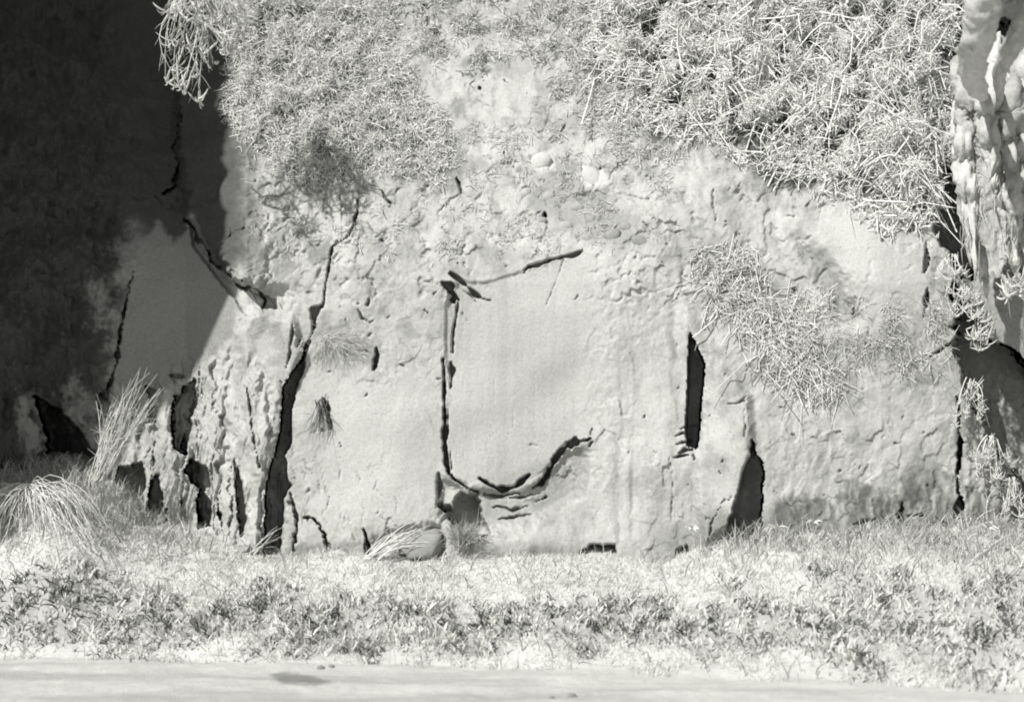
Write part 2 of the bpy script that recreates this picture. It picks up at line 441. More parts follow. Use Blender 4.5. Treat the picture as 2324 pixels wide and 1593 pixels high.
# --- streaked face right of the panel, ridge, shaded slot, pale slab, triangular hollow
D += 0.007 * fbm((PX + 10 * J1x) / 34, PY / 200, 3, 141) * sstep(1340, 1400, PX) * sstep(1580, 1540, PX) * sstep(560, 640, PY)
add_poly([(1465, 470), (1500, 470), (1545, 600), (1575, 720), (1605, 830), (1570, 800), (1548, 700), (1510, 600)], 0.045, 36, (4, 2))
add_poly([(1590, 820), (1640, 830), (1700, 900), (1708, 1000), (1660, 1190), (1600, 1230), (1582, 1150), (1590, 1000)], 0.09, 22, (4, 2))
SLOT = [(1566, 756), (1576, 775), (1600, 826), (1594, 880), (1590, 930), (1584, 1000), (1580, 1018), (1560, 1012), (1556, 980), (1560, 920), (1562, 850)]
add_poly(SLOT, -0.42, 3.5, (1.5, 1.5))
for y, x0, wd in ((985, 1532, 5), (1003, 1536, 5), (968, 1545, 3), (1022, 1540, 6), (1034, 1530, 5)):
    crack([(x0, y + 6, 1), (x0 + 14, y, wd), (x0 + 34, y - 2, 2)], 0.12, (1, 1))
crack([(1572, 1030, 3), (1576, 1038, 9), (1577, 1044, 2)], 0.1)
crack([(1520, 1040, 2), (1526, 1085, 3), (1524, 1180, 2)], 0.05)
crack([(1652, 918, 1), (1672, 916, 4), (1682, 910, 5), (1690, 900, 1)], 0.06)
crack([(1690, 930, 2), (1692, 990, 3)], 0.06)
TRI = [(1706, 998), (1714, 1030), (1728, 1048), (1734, 1075), (1730, 1110), (1728, 1160), (1724, 1222), (1645, 1222), (1654, 1180), (1670, 1130), (1690, 1060), (1702, 1030)]
add_poly(TRI, -0.42, 4, (3, 2))
crack([(1660, 1120, 1), (1632, 1165, 3), (1615, 1195, 4), (1600, 1240, 7)], 0.07, (9, 5))
crack([(1592, 1165, 1), (1604, 1180, 5), (1618, 1184, 1)], 0.05, (6, 4))
# --- right hand face
D += (0.010 * fbm(PX / 36, PY / 50, 4, 151) + 0.014 * facets((PX + 9 * J1x) / 30, (PY + 9 * J1y) / 44, 5)) * sstep(1735, 1790, PX) * sstep(900, 980, PY)
bump(1990, 620, 150, 110, 0.12, 0.6)
add_poly([(1800, 540), (1850, 560), (1920, 640), (1945, 735), (1900, 720), (1860, 640)], -0.10, 50, (8, 3))
crack([(1862, 430, 1), (1830, 470, 3)], 0.04)
crack([(1618, 430, 2), (1620, 470, 4), (1625, 500, 3)], 0.07)
crack([(2101, 552, 3), (2104, 590, 6), (2097, 618, 5)], 0.12, (1, 1))
crack([(2104, 655, 3), (2100, 690, 7), (2098, 722, 4)], 0.12, (2, 1))
crack([(1940, 693, 4), (1936, 714, 6)], 0.08)
crack([(2168, 770, 7), (2150, 785, 7), (2108, 812, 2)], 0.12)
crack([(2175, 900, 2), (2178, 1000, 5), (2172, 1090, 4), (2176, 1130, 9), (2172, 1158, 12), (2177, 1170, 24), (2178, 1192, 14), (2172, 1240, 12)], 0.26, (3, 2))
crack([(2050, 1140, 3), (2044, 1165, 8), (2050, 1190, 10), (2040, 1204, 6)], 0.14)
crack([(2060, 1170, 3), (2080, 1168, 6), (2100, 1172, 3)], 0.1)
crack([(1935, 1190, 3), (1960, 1184, 6), (1985, 1178, 3)], 0.08)
add_poly([(2175, 60), (2700, 60), (2700, 620), (2215, 620), (2190, 400)], -0.45, 30, (14, 5))
add_poly([(2140, 350), (2170, 400), (2200, 480), (2210, 640), (2186, 640), (2160, 590), (2120, 520), (2130, 440)], -0.7, 8, (9, 4))
SHADE_HOL = [(2160, 640), (2195, 690), (2250, 775), (2290, 790), (2360, 880), (2700, 900), (2700, 1160), (2330, 1110), (2285, 1060), (2235, 985), (2195, 890), (2170, 790)]
add_poly(SHADE_HOL, -0.95, 12, (12, 6))  # hollow carved to make the shade that hanging plants would cast
add_poly([(2290, 1120), (2330, 1100), (2700, 1120), (2700, 1250), (2310, 1240)], -0.35, 10, (10, 5))
D += sstep(2150, 2230, PX) * sstep(780, 900, PY) * (0.05 * fbm(PX / 34, PY / 60, 4, 161))
# dark holes in the upper bank
for x, y, r in ((965, 25, 12), (990, 82, 8), (1090, 200, 5), (1145, 345, 5), (1280, 290, 5), (1238, 490, 7)):
    crack([(x, y - r * 0.4, r), (x, y + r * 0.4, r * 1.2)], 0.18)
crack([(972, 30, 14), (970, 55, 8), (968, 75, 5), (1000, 62, 2)], 0.14, (4, 3))

# small pits, chips and hairline splits scattered over the rough rock
rp_ = np.random.default_rng(19)
for i in range(560):
    x = rp_.uniform(560, 2160); y = rp_.uniform(280, 1180)
    if 1000 < x < 1400 and 600 < y < 1110: continue
    if 780 < x < 1000 and 900 < y < 1190 and rp_.random() < 0.8: continue
    if rp_.random() > np.clip(0.5 + 1.2 * perlin(np.array([x / 130]), np.array([y / 130]), 47)[0], 0.05, 1): continue
    a = rp_.normal(1.25, 0.7); L = rp_.gamma(2.0, 4.5); wd = rp_.uniform(1.4, 4.4)
    crack([(x, y, 1), (x + math.cos(a) * L * 0.5 + rp_.normal(0, 2), y + math.sin(a) * L * 0.5, wd), (x + math.cos(a) * L, y + math.sin(a) * L, 1)], 0.02 + 0.05 * rp_.random(), (6, 4))
# --- albedo of the rock (its own stains and dirt, plus sun and shade painted in at left)
T = 0.68 + 0.07 * fbm(PX / 120, PY / 120, 4, 201) + 0.05 * fbm(PX / 24, PY / 30, 3, 211)
sp = fbm(PX / 9, PY / 9, 2, 221) + 0.6 * fbm(PX / 70, PY / 70, 2, 225)
T -= 0.26 * sstep(0.7, 1.1, sp) * (1 - PANEL) * (1 - 0.8 * BOSSM)
bl = fbm((PX + 9 * J2x) / 48, (PY + 9 * J2y) / 60, 4, 227)
T -= 0.15 * sstep(0.0, 0.45, bl) * (1 - PANEL) * (1 - 0.7 * BOSSM)
def tone_poly(pts, val, soft, rag=(14, 5), amt=1.0):
    w, k = pmask(pts, soft, rag); T[w] += (val - T[w]) * k * amt
tone_poly([(-1500, -1100), (400, -1100), (575, -600), (560, 300), (575, 560), (520, 640), (300, 520), (290, 700), (250, 900), (220, 1100), (-1500, 1420)], 0.105, 80, amt=0.94)  # left rock darkened in tone to deepen its shade, up to the shadow edge
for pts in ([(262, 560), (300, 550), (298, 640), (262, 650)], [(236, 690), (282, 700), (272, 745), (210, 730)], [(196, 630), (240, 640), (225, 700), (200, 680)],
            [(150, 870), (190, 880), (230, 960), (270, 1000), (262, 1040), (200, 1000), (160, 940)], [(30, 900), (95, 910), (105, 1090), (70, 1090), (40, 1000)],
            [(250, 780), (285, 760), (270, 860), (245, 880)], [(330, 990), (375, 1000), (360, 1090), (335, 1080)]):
    tone_poly(pts, 0.52, 40, (30, 16), 0.85)  # sunlit bits of the shaded recess, painted as paler tone
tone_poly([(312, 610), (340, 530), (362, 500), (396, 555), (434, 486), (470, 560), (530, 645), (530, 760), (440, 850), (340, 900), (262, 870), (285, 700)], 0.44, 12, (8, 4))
tone_poly([(700, 900), (860, 850), (1000, 860), (1000, 1200), (850, 1205), (700, 1180)], 0.70, 120)
w, kp = pmask(SMOOTH_PANEL, 40, (3, 1)); T[w] += (0.655 - T[w]) * kp * (1 - sstep(1280, 1400, PX[w]))
T += PANEL * (0.035 * fbm(PX / 16, PY / 700, 3, 231) - 0.10 * sstep(0.955, 1.0, ridged(PX / 62, PY / 2400, 1, 235)) * sstep(680, 840, PY))
stk = fbm((PX + 8 * J1x) / 30, PY / 330, 4, 241)
tone_poly([(1350, 590), (1470, 560), (1560, 760), (1560, 1230), (1350, 1240), (1350, 1000)], 0.72, 60)
T -= 0.28 * sstep(0.1, 0.8, stk) * sstep(1330, 1430, PX) * sstep(1590, 1560, PX) * sstep(600, 800, PY)
tone_poly([(1480, 1060), (1580, 1060), (1585, 1250), (1440, 1260), (1470, 1120)], 0.50, 50, amt=0.6)
tone_poly([(690, 555), (755, 545), (750, 590), (712, 605)], 0.42, 12)
tone_poly([(1225, 380), (1310, 370), (1400, 460), (1480, 545), (1400, 560), (1290, 520), (1210, 480)], 0.46, 50, amt=0.8)
tone_poly([(1205, 350), (1255, 345), (1258, 385), (1215, 392)], 0.84, 14, (5, 2))
tone_poly([(1310, 395), (1370, 380), (1385, 420), (1330, 430)], 0.82, 16, (5, 2))
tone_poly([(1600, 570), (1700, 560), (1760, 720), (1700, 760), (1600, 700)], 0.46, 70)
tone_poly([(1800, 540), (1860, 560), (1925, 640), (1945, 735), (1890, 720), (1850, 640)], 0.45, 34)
tone_poly([(1860, 470), (2090, 500), (2080, 690), (1960, 690), (1900, 590)], 0.72, 70)
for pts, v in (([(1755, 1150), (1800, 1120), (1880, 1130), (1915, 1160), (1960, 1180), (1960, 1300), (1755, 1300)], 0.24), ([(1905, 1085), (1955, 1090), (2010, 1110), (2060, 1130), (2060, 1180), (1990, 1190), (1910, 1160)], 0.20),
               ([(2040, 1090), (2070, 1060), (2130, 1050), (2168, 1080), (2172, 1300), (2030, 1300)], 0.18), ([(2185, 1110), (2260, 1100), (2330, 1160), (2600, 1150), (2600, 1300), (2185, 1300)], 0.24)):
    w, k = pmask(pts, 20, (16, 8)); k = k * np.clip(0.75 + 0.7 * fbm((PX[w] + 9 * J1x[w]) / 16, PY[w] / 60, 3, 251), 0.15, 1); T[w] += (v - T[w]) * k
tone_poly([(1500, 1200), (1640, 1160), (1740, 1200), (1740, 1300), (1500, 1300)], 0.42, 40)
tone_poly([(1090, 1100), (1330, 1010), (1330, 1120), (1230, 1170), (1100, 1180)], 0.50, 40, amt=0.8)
tone_poly([(1740, 920), (2160, 900), (2170, 1080), (1750, 1100)], 0.60, 90, amt=0.6)
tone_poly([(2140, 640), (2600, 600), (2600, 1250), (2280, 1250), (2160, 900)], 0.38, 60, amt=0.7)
tone_poly([(1480, 440), (1502, 460), (1600, 800), (1590, 826), (1545, 650)], 0.76, 16, (5, 3))
tone_poly([(912, 1208), (1000, 1200), (1002, 1300), (905, 1300)], 0.45, 12)
tone_poly([(650, 1235), (840, 1225), (840, 1300), (640, 1300)], 0.45, 20)
# soil below the thickets on the bank
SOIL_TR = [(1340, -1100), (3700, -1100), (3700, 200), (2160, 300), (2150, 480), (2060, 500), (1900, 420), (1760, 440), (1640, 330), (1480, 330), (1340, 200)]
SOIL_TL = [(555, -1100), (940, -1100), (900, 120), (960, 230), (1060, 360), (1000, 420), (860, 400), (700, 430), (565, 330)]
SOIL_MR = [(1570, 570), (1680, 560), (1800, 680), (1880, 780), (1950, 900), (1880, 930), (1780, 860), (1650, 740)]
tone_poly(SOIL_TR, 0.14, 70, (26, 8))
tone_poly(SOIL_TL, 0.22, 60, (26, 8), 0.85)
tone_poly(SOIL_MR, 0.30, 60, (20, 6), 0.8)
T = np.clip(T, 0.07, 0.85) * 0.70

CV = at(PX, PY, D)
ny, nx = PX.shape
du = np.gradient(CV, axis=1); dv = np.gradient(CV, axis=0)
CN = unit(np.cross(dv, du)); CN *= np.where(CN[..., 1:2] > 0, -1, 1)
gi = np.arange(ny * nx).reshape(ny, nx)
CF = np.stack([gi[:-1, :-1], gi[1:, :-1], gi[1:, 1:], gi[:-1, 1:]], -1)
# face regions become parts of the cliff, edges shared, so nothing shows at the seams
region = np.zeros((ny - 1, nx - 1), np.int32)
cx = (PX[:-1, :-1] + PX[1:, 1:]) / 2; cy = (PY[:-1, :-1] + PY[1:, 1:]) / 2
PARTS = [('smooth_panel', 'flat smooth rock panel framed by dark cracks', SMOOTH_PANEL),
         ('rock_boss', 'broad pale rounded rock face left of the smooth panel', [(694, 800), (800, 700), (1002, 690), (1003, 1195), (836, 1200), (760, 1190), (700, 1180), (655, 1100), (664, 960)]),
         ('rock_slab', 'pale upright slab left of the shaded cleft', [(560, 740), (660, 722), (692, 798), (642, 880), (624, 1030), (602, 1160), (596, 1235), (575, 1235), (585, 1060), (555, 880)]),
         ('rock_slab', 'pale upright slab right of the dark slot', [(1600, 826), (1690, 850), (1704, 1000), (1652, 1180), (1600, 1225), (1582, 1150), (1582, 1018), (1592, 900)]),
         ('grey_wall', 'smooth grey wall inside the shaded recess', [(425, 500), (500, 600), (525, 700), (480, 800), (430, 850), (340, 890), (262, 860), (290, 700), (330, 520)]),
         ('fluted_columns', 'fluted columns with deep vertical fissures', [(262, 860), (340, 890), (430, 850), (555, 820), (585, 1060), (575, 1300), (250, 1300)])]
for i, (_, _, pts) in enumerate(PARTS):
    m = (poly_sd(pts, cx, cy) > 0) & (region == 0); region[m] = i + 1
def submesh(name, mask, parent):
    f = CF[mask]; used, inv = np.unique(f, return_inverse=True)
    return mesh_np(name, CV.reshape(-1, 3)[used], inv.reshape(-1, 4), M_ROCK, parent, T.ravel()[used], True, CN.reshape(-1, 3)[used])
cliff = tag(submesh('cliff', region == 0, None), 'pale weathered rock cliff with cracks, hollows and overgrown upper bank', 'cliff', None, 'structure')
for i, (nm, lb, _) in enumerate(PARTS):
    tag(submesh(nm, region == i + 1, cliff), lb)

def bil(A, px, py):
    px = np.clip(px, AX[0], AX[-1] - 1e-3); py = np.clip(py, AY[0], AY[-1] - 1e-3)
    j = np.searchsorted(AX, px, 'right') - 1; i = np.searchsorted(AY, py, 'right') - 1
    j = np.clip(j, 0, nx - 2); i = np.clip(i, 0, ny - 2)
    fx = (px - AX[j]) / (AX[j + 1] - AX[j]); fy = (py - AY[i]) / (AY[i + 1] - AY[i])
    return A[i, j] * (1 - fx) * (1 - fy) + A[i, j + 1] * fx * (1 - fy) + A[i + 1, j] * (1 - fx) * fy + A[i + 1, j + 1] * fx * fy
def surf(px, py, out=0.0):
    px = np.asarray(px, float); py = np.asarray(py, float)
    return at(px, py, bil(D, px, py) + out)

# ------------------------------------------------------------------ left buttress: nearer rock wall that shades the recess
BN, BM = 150, 120
bz = np.linspace(-1.2, 11.5, BN)
BUT_Y = -3.2
# the line its corner must follow for the edge of its shade to cross the cliff at these places
ex, ez = [], []
for px_, py_, d_ in ((560, -150, -1.5), (548, 0, -1.1), (540, 200, -0.75), (545, 400, -0.3), (580, 600, -0.02), (560, 690, -0.15), (505, 790, -0.3), (420, 880, -0.38), (345, 960, -0.42), (250, 1050, -0.3), (150, 1150, 0.2), (0, 1290, 0.8)):
    p = at(px_, py_, d_); q = (BUT_Y - p[1]) / SUN_DIR.y
    ex.append(p[0] + SUN_DIR.x * q); ez.append(p[2] + SUN_DIR.z * q)
ex, ez = np.array(ex)[::-1], np.array(ez)[::-1]
def edge_x(z):
    return np.interp(z, np.concatenate([[-2.0], ez]), np.concatenate([[ex[0] - 1.2], ex]))
bs = np.linspace(0, 1, BM)
Zg, Sg = np.meshgrid(bz, bs, indexing='ij')
plan = np.array([[-4.5, 1.2], [-2.6, -0.6], [0.0, BUT_Y], [-2.2, -4.2], [-6.0, -4.8], [-12.0, -5.2]])
pl = np.concatenate([[0], np.cumsum(np.hypot(*np.diff(plan, axis=0).T))]); pl /= pl[-1]
bxo = np.interp(Sg, pl, plan[:, 0]); byo = np.interp(Sg, pl, plan[:, 1])
Xe = edge_x(Zg) + 0.16 * fbm(Zg * 1.7, Zg * 0 + 3.3, 4, 331)
nzb = 0.16 * fbm(Sg * 9, Zg * 0.9, 5, 301) + 0.05 * fbm(Sg * 50, Zg * 2.5, 3, 305)
BV = np.stack([Xe + bxo + nzb, byo + nzb * 0.6, Zg], -1)
bi = np.arange(BN * BM).reshape(BN, BM)
BF = np.stack([bi[:-1, :-1], bi[:-1, 1:], bi[1:, 1:], bi[1:, :-1]], -1).reshape(-1, 4)
BT = 0.24 + 0.06 * fbm(Sg * 20, Zg * 2, 4, 311)
tag(mesh_np('rock_buttress', BV.reshape(-1, 3), BF, M_ROCK, None, np.clip(BT, 0.05, 0.6).ravel()),
    'dark rock buttress beyond the left edge, nearer than the cliff', 'rock', None, 'structure')

# ------------------------------------------------------------------ ground: bank at the cliff foot, weeds, dirt track
FOOT_X = [-1500, -100, 0, 150, 230, 300, 450, 620, 830, 1000, 1340, 1500, 1640, 1800, 2050, 2324, 2600, 3700]
FOOT_Y = [1080, 1085, 1092, 1098, 1120, 1185, 1222, 1252, 1250, 1248, 1250, 1268, 1222, 1204, 1200, 1196, 1190, 1180]
ROAD_Z = -0.62
def foot_z(x):
    px = 1162 + x / K
    return CAM_Z + (796.5 - np.interp(px, FOOT_X, FOOT_Y)) * K
def road_y(x):
    return -np.interp(1162 + x / K, [-1500, 0, 600, 1100, 1500, 2000, 2324, 3700], [1.25, 1.55, 1.85, 2.0, 2.3, 2.75, 3.2, 4.2])
def ground_z(x, y):
    yr = road_y(x) + 0.12 * fbm(x * 0.9, y * 0.9 + 4, 2, 401)
    t = np.clip(-y / -yr, 0, 1.0)
    zf = foot_z(x)
    prof = np.where(t < 1, (1 - t) ** 1.0 * (1 + 0.25 * t * (1 - t) * 4 * 0.5), 0)
    z = ROAD_Z + (zf - ROAD_Z) * np.where(y > 0, 1 + 0.15 * np.clip(y, 0, 2), prof)
    bank = sstep(1.05, 0.8, t)
    near = np.exp(-(np.maximum(np.abs(x) - 6, 0) / 6) ** 2)
    z = z + bank * (0.05 * fbm(x * 1.6, y * 1.6, 3, 405) + 0.018 * fbm(x * 9, y * 9, 3, 411))
    z = z + (1 - bank) * (0.020 * fbm(x * 0.8 + 3, y * 2.2, 3, 421) + 0.004 * fbm(x * 10, y * 10, 3, 431))
    return z
gx = axis(-5.6, 5.6, -70, 70, 0.028, 1.25); gy = axis(-4.6, 0.5, -70, 2.2, 0.028, 1.25)
def axis_m(a, b, lo, hi, step, grow, cap):
    mid = np.arange(a, b + step, step); l = []; s = step; x = a
    while x > lo: s = min(s * grow, cap); x -= s; l.append(x)
    r = []; s = step; x = mid[-1]
    while x < hi: s = min(s * grow, cap); x += s; r.append(x)
    return np.concatenate([np.array(l[::-1]), mid, np.array(r)])
gx = axis_m(-5.6, 5.6, -80, 80, 0.03, 1.22, 5); gy = axis_m(-4.6, 0.5, -80, 2.0, 0.03, 1.22, 5)
GX, GY = np.meshgrid(gx, gy)
GZ = ground_z(GX, GY)
tt = np.clip(GY / road_y(GX), 0, 2)
def to_plan(X, Y, Z):
    f = CAM_D / (CAM_D + Y)
    return 1162 + X * f / K, 796.5 - (Z - CAM_Z) * f / K
# share of weedy ground along the bank (t = 0 at the cliff foot, 1 at the track)
def weed_band(x, t):
    px = 1162 + x / K
    c = np.interp(px, [0, 400, 800, 1080, 1300, 1700, 2050, 2324], [0.80, 0.72, 0.70, 0.71, 0.67, 0.70, 0.66, 0.62])
    hw = np.interp(px, [0, 300, 800, 1050, 1110, 1500, 2000, 2324], [0.13, 0.18, 0.23, 0.15, 0.16, 0.17, 0.26, 0.34])
    e = np.abs(t - c + 0.10 * fbm(x * 1.3, t * 3, 3, 501)) / hw
    return sstep(1.45, 0.45, e + 0.65 * fbm(x * 2.6, t * 3.5, 4, 507))
GT = 0.60 + 0.03 * fbm(GX * 2, GY * 3, 4, 511)
GT -= 0.17 * weed_band(GX, tt) * (tt < 1.02)
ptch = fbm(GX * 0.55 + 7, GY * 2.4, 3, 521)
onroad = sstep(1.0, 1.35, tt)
GT = np.where(tt > 1.0, GT - 0.11 * onroad * sstep(-0.25, 0.35, ptch) , GT)  # grey shadow patches on the track, painted into its tone
# one dark patch of shade painted on the track
pxg, pyg = to_plan(GX, GY, GZ)
dp = poly_sd([(612, 1530), (640, 1524), (700, 1532), (756, 1545), (720, 1556), (640, 1550)], np.clip(pxg, -5000, 5000) + 5 * fbm(GX * 20, GY * 20, 2, 531), np.clip(pyg, -5000, 9000) + 4 * fbm(GX * 20, GY * 20, 2, 533))
GT -= 0.24 * sstep(-3, 3, dp) * (tt > 0.9)
GT = np.where(GY < -5.5, 0.25, GT)  # unseen ground darkened so that it bounces less light
GT = np.clip(GT, 0.05, 0.8)
gg = np.arange(GX.size).reshape(GX.shape)
GF = np.stack([gg[:-1, :-1], gg[:-1, 1:], gg[1:, 1:], gg[1:, :-1]], -1).reshape(-1, 4)
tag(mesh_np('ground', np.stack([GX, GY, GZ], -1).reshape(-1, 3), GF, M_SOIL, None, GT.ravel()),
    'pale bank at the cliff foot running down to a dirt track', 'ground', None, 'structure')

# ------------------------------------------------------------------ grass and weeds on the bank
def bank_points(n, seed, weight):
    r = np.random.default_rng(seed); out = []
    got = 0
    while got < n:
        m = n * 2
        x = r.uniform(-5.4, 5.4, m); t = r.uniform(np.where(x < -3.1, -0.35, -0.03), 1.06, m)
        k = r.random(m) < weight(x, t)
        out.append(np.stack([x[k], t[k]], 1)); got += k.sum()
    q = np.concatenate(out)[:n]
    y = q[:, 1] * road_y(q[:, 0])
    return q[:, 0], y, q[:, 1], r

def blades(name, n, seed, weight, hmin, hmax, w, lean, tone, mat, label, cat, down=0.5, fold=0.35):
    x, y, t, r = bank_points(n, seed, weight)
    z = ground_z(x, y) - 0.01
    h = r.uniform(hmin, hmax, n) * (0.75 + 0.5 * np.clip(fbm(x * 2.2, y * 2.2, 2, seed), -1, 1))
    a = r.uniform(0, 2 * np.pi, n)
    dirh = np.stack([np.cos(a), np.sin(a) - down, np.zeros(n)], 1) * (lean * (0.3 + r.random(n)))[:, None]
    p0 = np.stack([x, y, z], 1); up = np.array([0, 0, 1.0])
    s = np.linspace(0, 1, 4)[None, :, None]
    P = p0[:, None] + (up * 1.0)[None, None] * h[:, None, None] * (s - 0.28 * lean * s ** 2) + dirh[:, None] * h[:, None, None] * s ** 1.8
    W = w * (0.6 + 0.8 * r.random(n))[:, None] * np.array([0.75, 1.0, 0.7, 0.08])[None]
    tn = np.clip(tone[0] + tone[1] * r.standard_normal(n), 0.15, 0.86)
    return tag(ribbons(name, P, W, mat, None, tn, None, seed, fold), label, cat, None, 'stuff')

inr = lambda t: (t > -0.35) & (t < 1.06)
blades('grass', 40000, 11, lambda x, t: np.where(inr(t), 0.06 + 0.94 * (1 - weed_band(x, t)), 0) * sstep(1.07, 0.85, t + 0.22 * fbm(x * 2.5, t * 3, 3, 77)),
       0.035, 0.095, 0.0034, 0.6, (0.735, 0.04), M_LEAF, 'short pale dry grass covering the bank below the cliff', 'grass', 0.6)
blades('tall_grass', 9000, 12, lambda x, t: np.where(inr(t), 0.06 + 0.94 * sstep(1.2, 2.6, x) * sstep(0.5, 0.1, t) + 0.9 * sstep(-2.6, -3.4, x) * sstep(0.5, 0.1, t), 0),
       0.12, 0.28, 0.004, 0.6, (0.54, 0.15), M_LEAF, 'taller ragged grass along the foot of the cliff', 'grass', 0.7)
blades('weeds', 13000, 13, lambda x, t: weed_band(x, t) * (0.06 + 0.94 * sstep(-0.2, 0.35, fbm(x * 7, t * 10, 2, 91))),
       0.06, 0.14, 0.0085, 0.6, (0.74, 0.06), M_LEAF, 'band of upright leafy weeds with dark gaps along the bank', 'weeds', 0.3, 0.2)

blades('dark_weeds', 6500, 14, lambda x, t: weed_band(x, t) * (0.05 + 0.95 * sstep(-0.25, 0.45, fbm(x * 6, t * 9, 3, 95))),
       0.05, 0.115, 0.0072, 0.75, (0.11, 0.05), M_TWIG, 'dark seed heads and leaves speckling the weed band', 'weeds', 0.9, 0.2)

# ------------------------------------------------------------------ thickets on the bank above the face
def in_poly(pts, px, py, soft=40, seed=0):
    jx = 18 * fbm(px / 60, py / 60, 2, 600 + seed); jy = 18 * fbm(px / 60, py / 60, 2, 640 + seed)
    return sstep(-soft * 0.5, soft * 0.5, poly_sd(pts, px + jx, py + jy))

def sample_plan(pts, n, r, soft=40, dens=None, seed=0):
    p = np.asarray(pts, float); out = []; got = 0
    while got < n:
        px = r.uniform(p[:, 0].min() - 20, p[:, 0].max() + 20, n * 2); py = r.uniform(p[:, 1].min() - 20, p[:, 1].max() + 20, n * 2)
        k = in_poly(pts, px, py, soft, seed)
        if dens is not None: k = k * dens(px, py)
        m = r.random(n * 2) < k
        out.append(np.stack([px[m], py[m]], 1)); got += m.sum()
    q = np.concatenate(out)[:n]
    return q[:, 0], q[:, 1]

def twig_mass(name, pts, n, seed, L, H, rad, tone, label, cat, mat, dens=None, soft=40, droop=0.3, flat=0.5, kind='stuff', bias=(0, 0, 0), hum=0.0, parent=None, sides=3):
    r = np.random.default_rng(seed)
    px, py = sample_plan(pts, n, r, soft, dens, seed)
    base = surf(px, py)
    nrm = unit(np.array([0.0, -0.8, 0.6]))
    hh = H * (0.55 + 0.9 * np.clip(0.5 + fbm(px / 55, py / 55, 3, 700 + seed), 0, 1.3)) * r.random(n) ** 0.7
    hh = hh * (0.12 + 0.88 * sstep(-10, 110, poly_sd(pts, px, py)))
    p0 = base + nrm * hh[:, None]
    dirs = unit(r.standard_normal((n, 3)) * np.array([1, flat, 1]) + np.array(bias))
    ln = r.uniform(L[0], L[1], n) * (0.6 + 0.8 * r.random(n))
    curve = r.standard_normal((n, 3)) * 0.5 + np.array([0, -0.05, -droop])
    s = np.linspace(-0.5, 0.5, 4)[None, :, None]
    P = p0[:, None] + dirs[:, None] * ln[:, None, None] * s + curve[:, None] * ln[:, None, None] * (s ** 2) * 1.6
    R = (rad * (0.55 + 0.9 * r.random(n)))[:, None] * np.array([1.0, 0.95, 0.8, 0.35])[None]
    tn = np.clip(tone[0] + tone[1] * r.standard_normal(n), 0.1, 0.86)
    return tag(tubes(name, P, R, mat, parent, sides, tn), label, cat, None, kind)

def clumps(scale, seed, lo=-0.35, hi=0.25, floor=0.12):
    return lambda px, py: floor + (1 - floor) * sstep(lo, hi, fbm(px / scale, py / scale, 3, seed))

TH_R = [(1310, -120), (2330, -120), (2160, 60), (2160, 300), (2145, 500), (2080, 540), (1960, 470), (1840, 400), (1700, 360), (1600, 320), (1480, 300), (1330, 180)]
TH_L = [(500, -120), (930, -120), (900, 120), (970, 240), (1050, 350), (990, 410), (860, 390), (700, 420), (570, 340), (520, 270)]
TH_C = [(880, -100), (1400, -100), (1400, 180), (1560, 330), (1500, 420), (1330, 300), (1200, 120), (950, 160)]
twig_mass('twig_thicket', TH_R, 27000, 21, (0.05, 0.15), 0.30, 0.0046, (0.84, 0.03), 'pale tangled twig thicket covering the bank at upper right', 'thicket', M_TWIG, clumps(58, 801, -0.25, 0.2, 0.04), droop=0.25, soft=90)
twig_mass('twig_thicket', TH_R, 1500, 22, (0.25, 0.55), 0.34, 0.0072, (0.82, 0.04), 'longer pale stems arching through the upper right thicket', 'stems', M_TWIG, clumps(58, 801, -0.4, 0.2, 0.2), droop=0.6, flat=0.35)
twig_mass('fine_thicket', TH_L, 17000, 23, (0.04, 0.12), 0.13, 0.0036, (0.78, 0.06), 'fine pale scrub covering the bank at upper left', 'scrub', M_TWIG, clumps(60, 811, floor=0.3), droop=0.25)
twig_mass('bank_scrub', TH_C, 6500, 24, (0.05, 0.17), 0.07, 0.0034, (0.70, 0.14), 'sparse short scrub at the top centre of the bank', 'scrub', M_TWIG, clumps(60, 815, -0.15, 0.5, 0.03), droop=0.2)
twig_mass('dry_litter', [(560, 300), (1100, 260), (1300, 180), (1560, 420), (1480, 560), (1000, 600), (700, 600), (570, 560)], 2600, 25, (0.03, 0.12), 0.015, 0.003, (0.62, 0.12), 'scattered dry stalks lying on the pale upper rocks', 'stalks', M_TWIG, clumps(70, 821, -0.1, 0.5, 0.03), droop=0.1)
twig_mass('dry_litter', [(1840, 720), (1960, 700), (2150, 690), (2170, 800), (2060, 850), (1900, 860)], 900, 28, (0.05, 0.2), 0.05, 0.003, (0.68, 0.12), 'thin dry stalks scattered right of the tangled shrub', 'stalks', M_TWIG, clumps(50, 823, -0.1, 0.4, 0.03), droop=0.3, soft=80, flat=0.4, bias=(0.1, 0, -0.4))
twig_mass('dark_stalks', [(880, -60), (1400, -60), (1480, 250), (1380, 300), (1150, 200), (960, 180)], 420, 29, (0.03, 0.11), 0.05, 0.0036, (0.14, 0.05), 'short dark stalks speckling the top centre of the bank', 'stalks', M_TWIG, clumps(70, 825, -0.1, 0.4, 0.05), droop=0.2, flat=0.4)
TH_M = [(1585, 590), (1670, 570), (1715, 650), (1760, 690), (1850, 690), (1850, 790), (1900, 880), (1850, 905), (1760, 840), (1690, 750), (1620, 690)]
shrub = empty('tangled_shrub', surf(1740, 740))
tag(shrub, 'tangled pale leafless shrub clinging to the right half of the cliff', 'shrub')
o = twig_mass('twigs', TH_M, 2000, 26, (0.06, 0.18), 0.14, 0.0036, (0.78, 0.06), None, None, M_TWIG, clumps(38, 831, -0.15, 0.3, 0.03), soft=110, kind='stuff', droop=0.3); adopt(o, shrub)
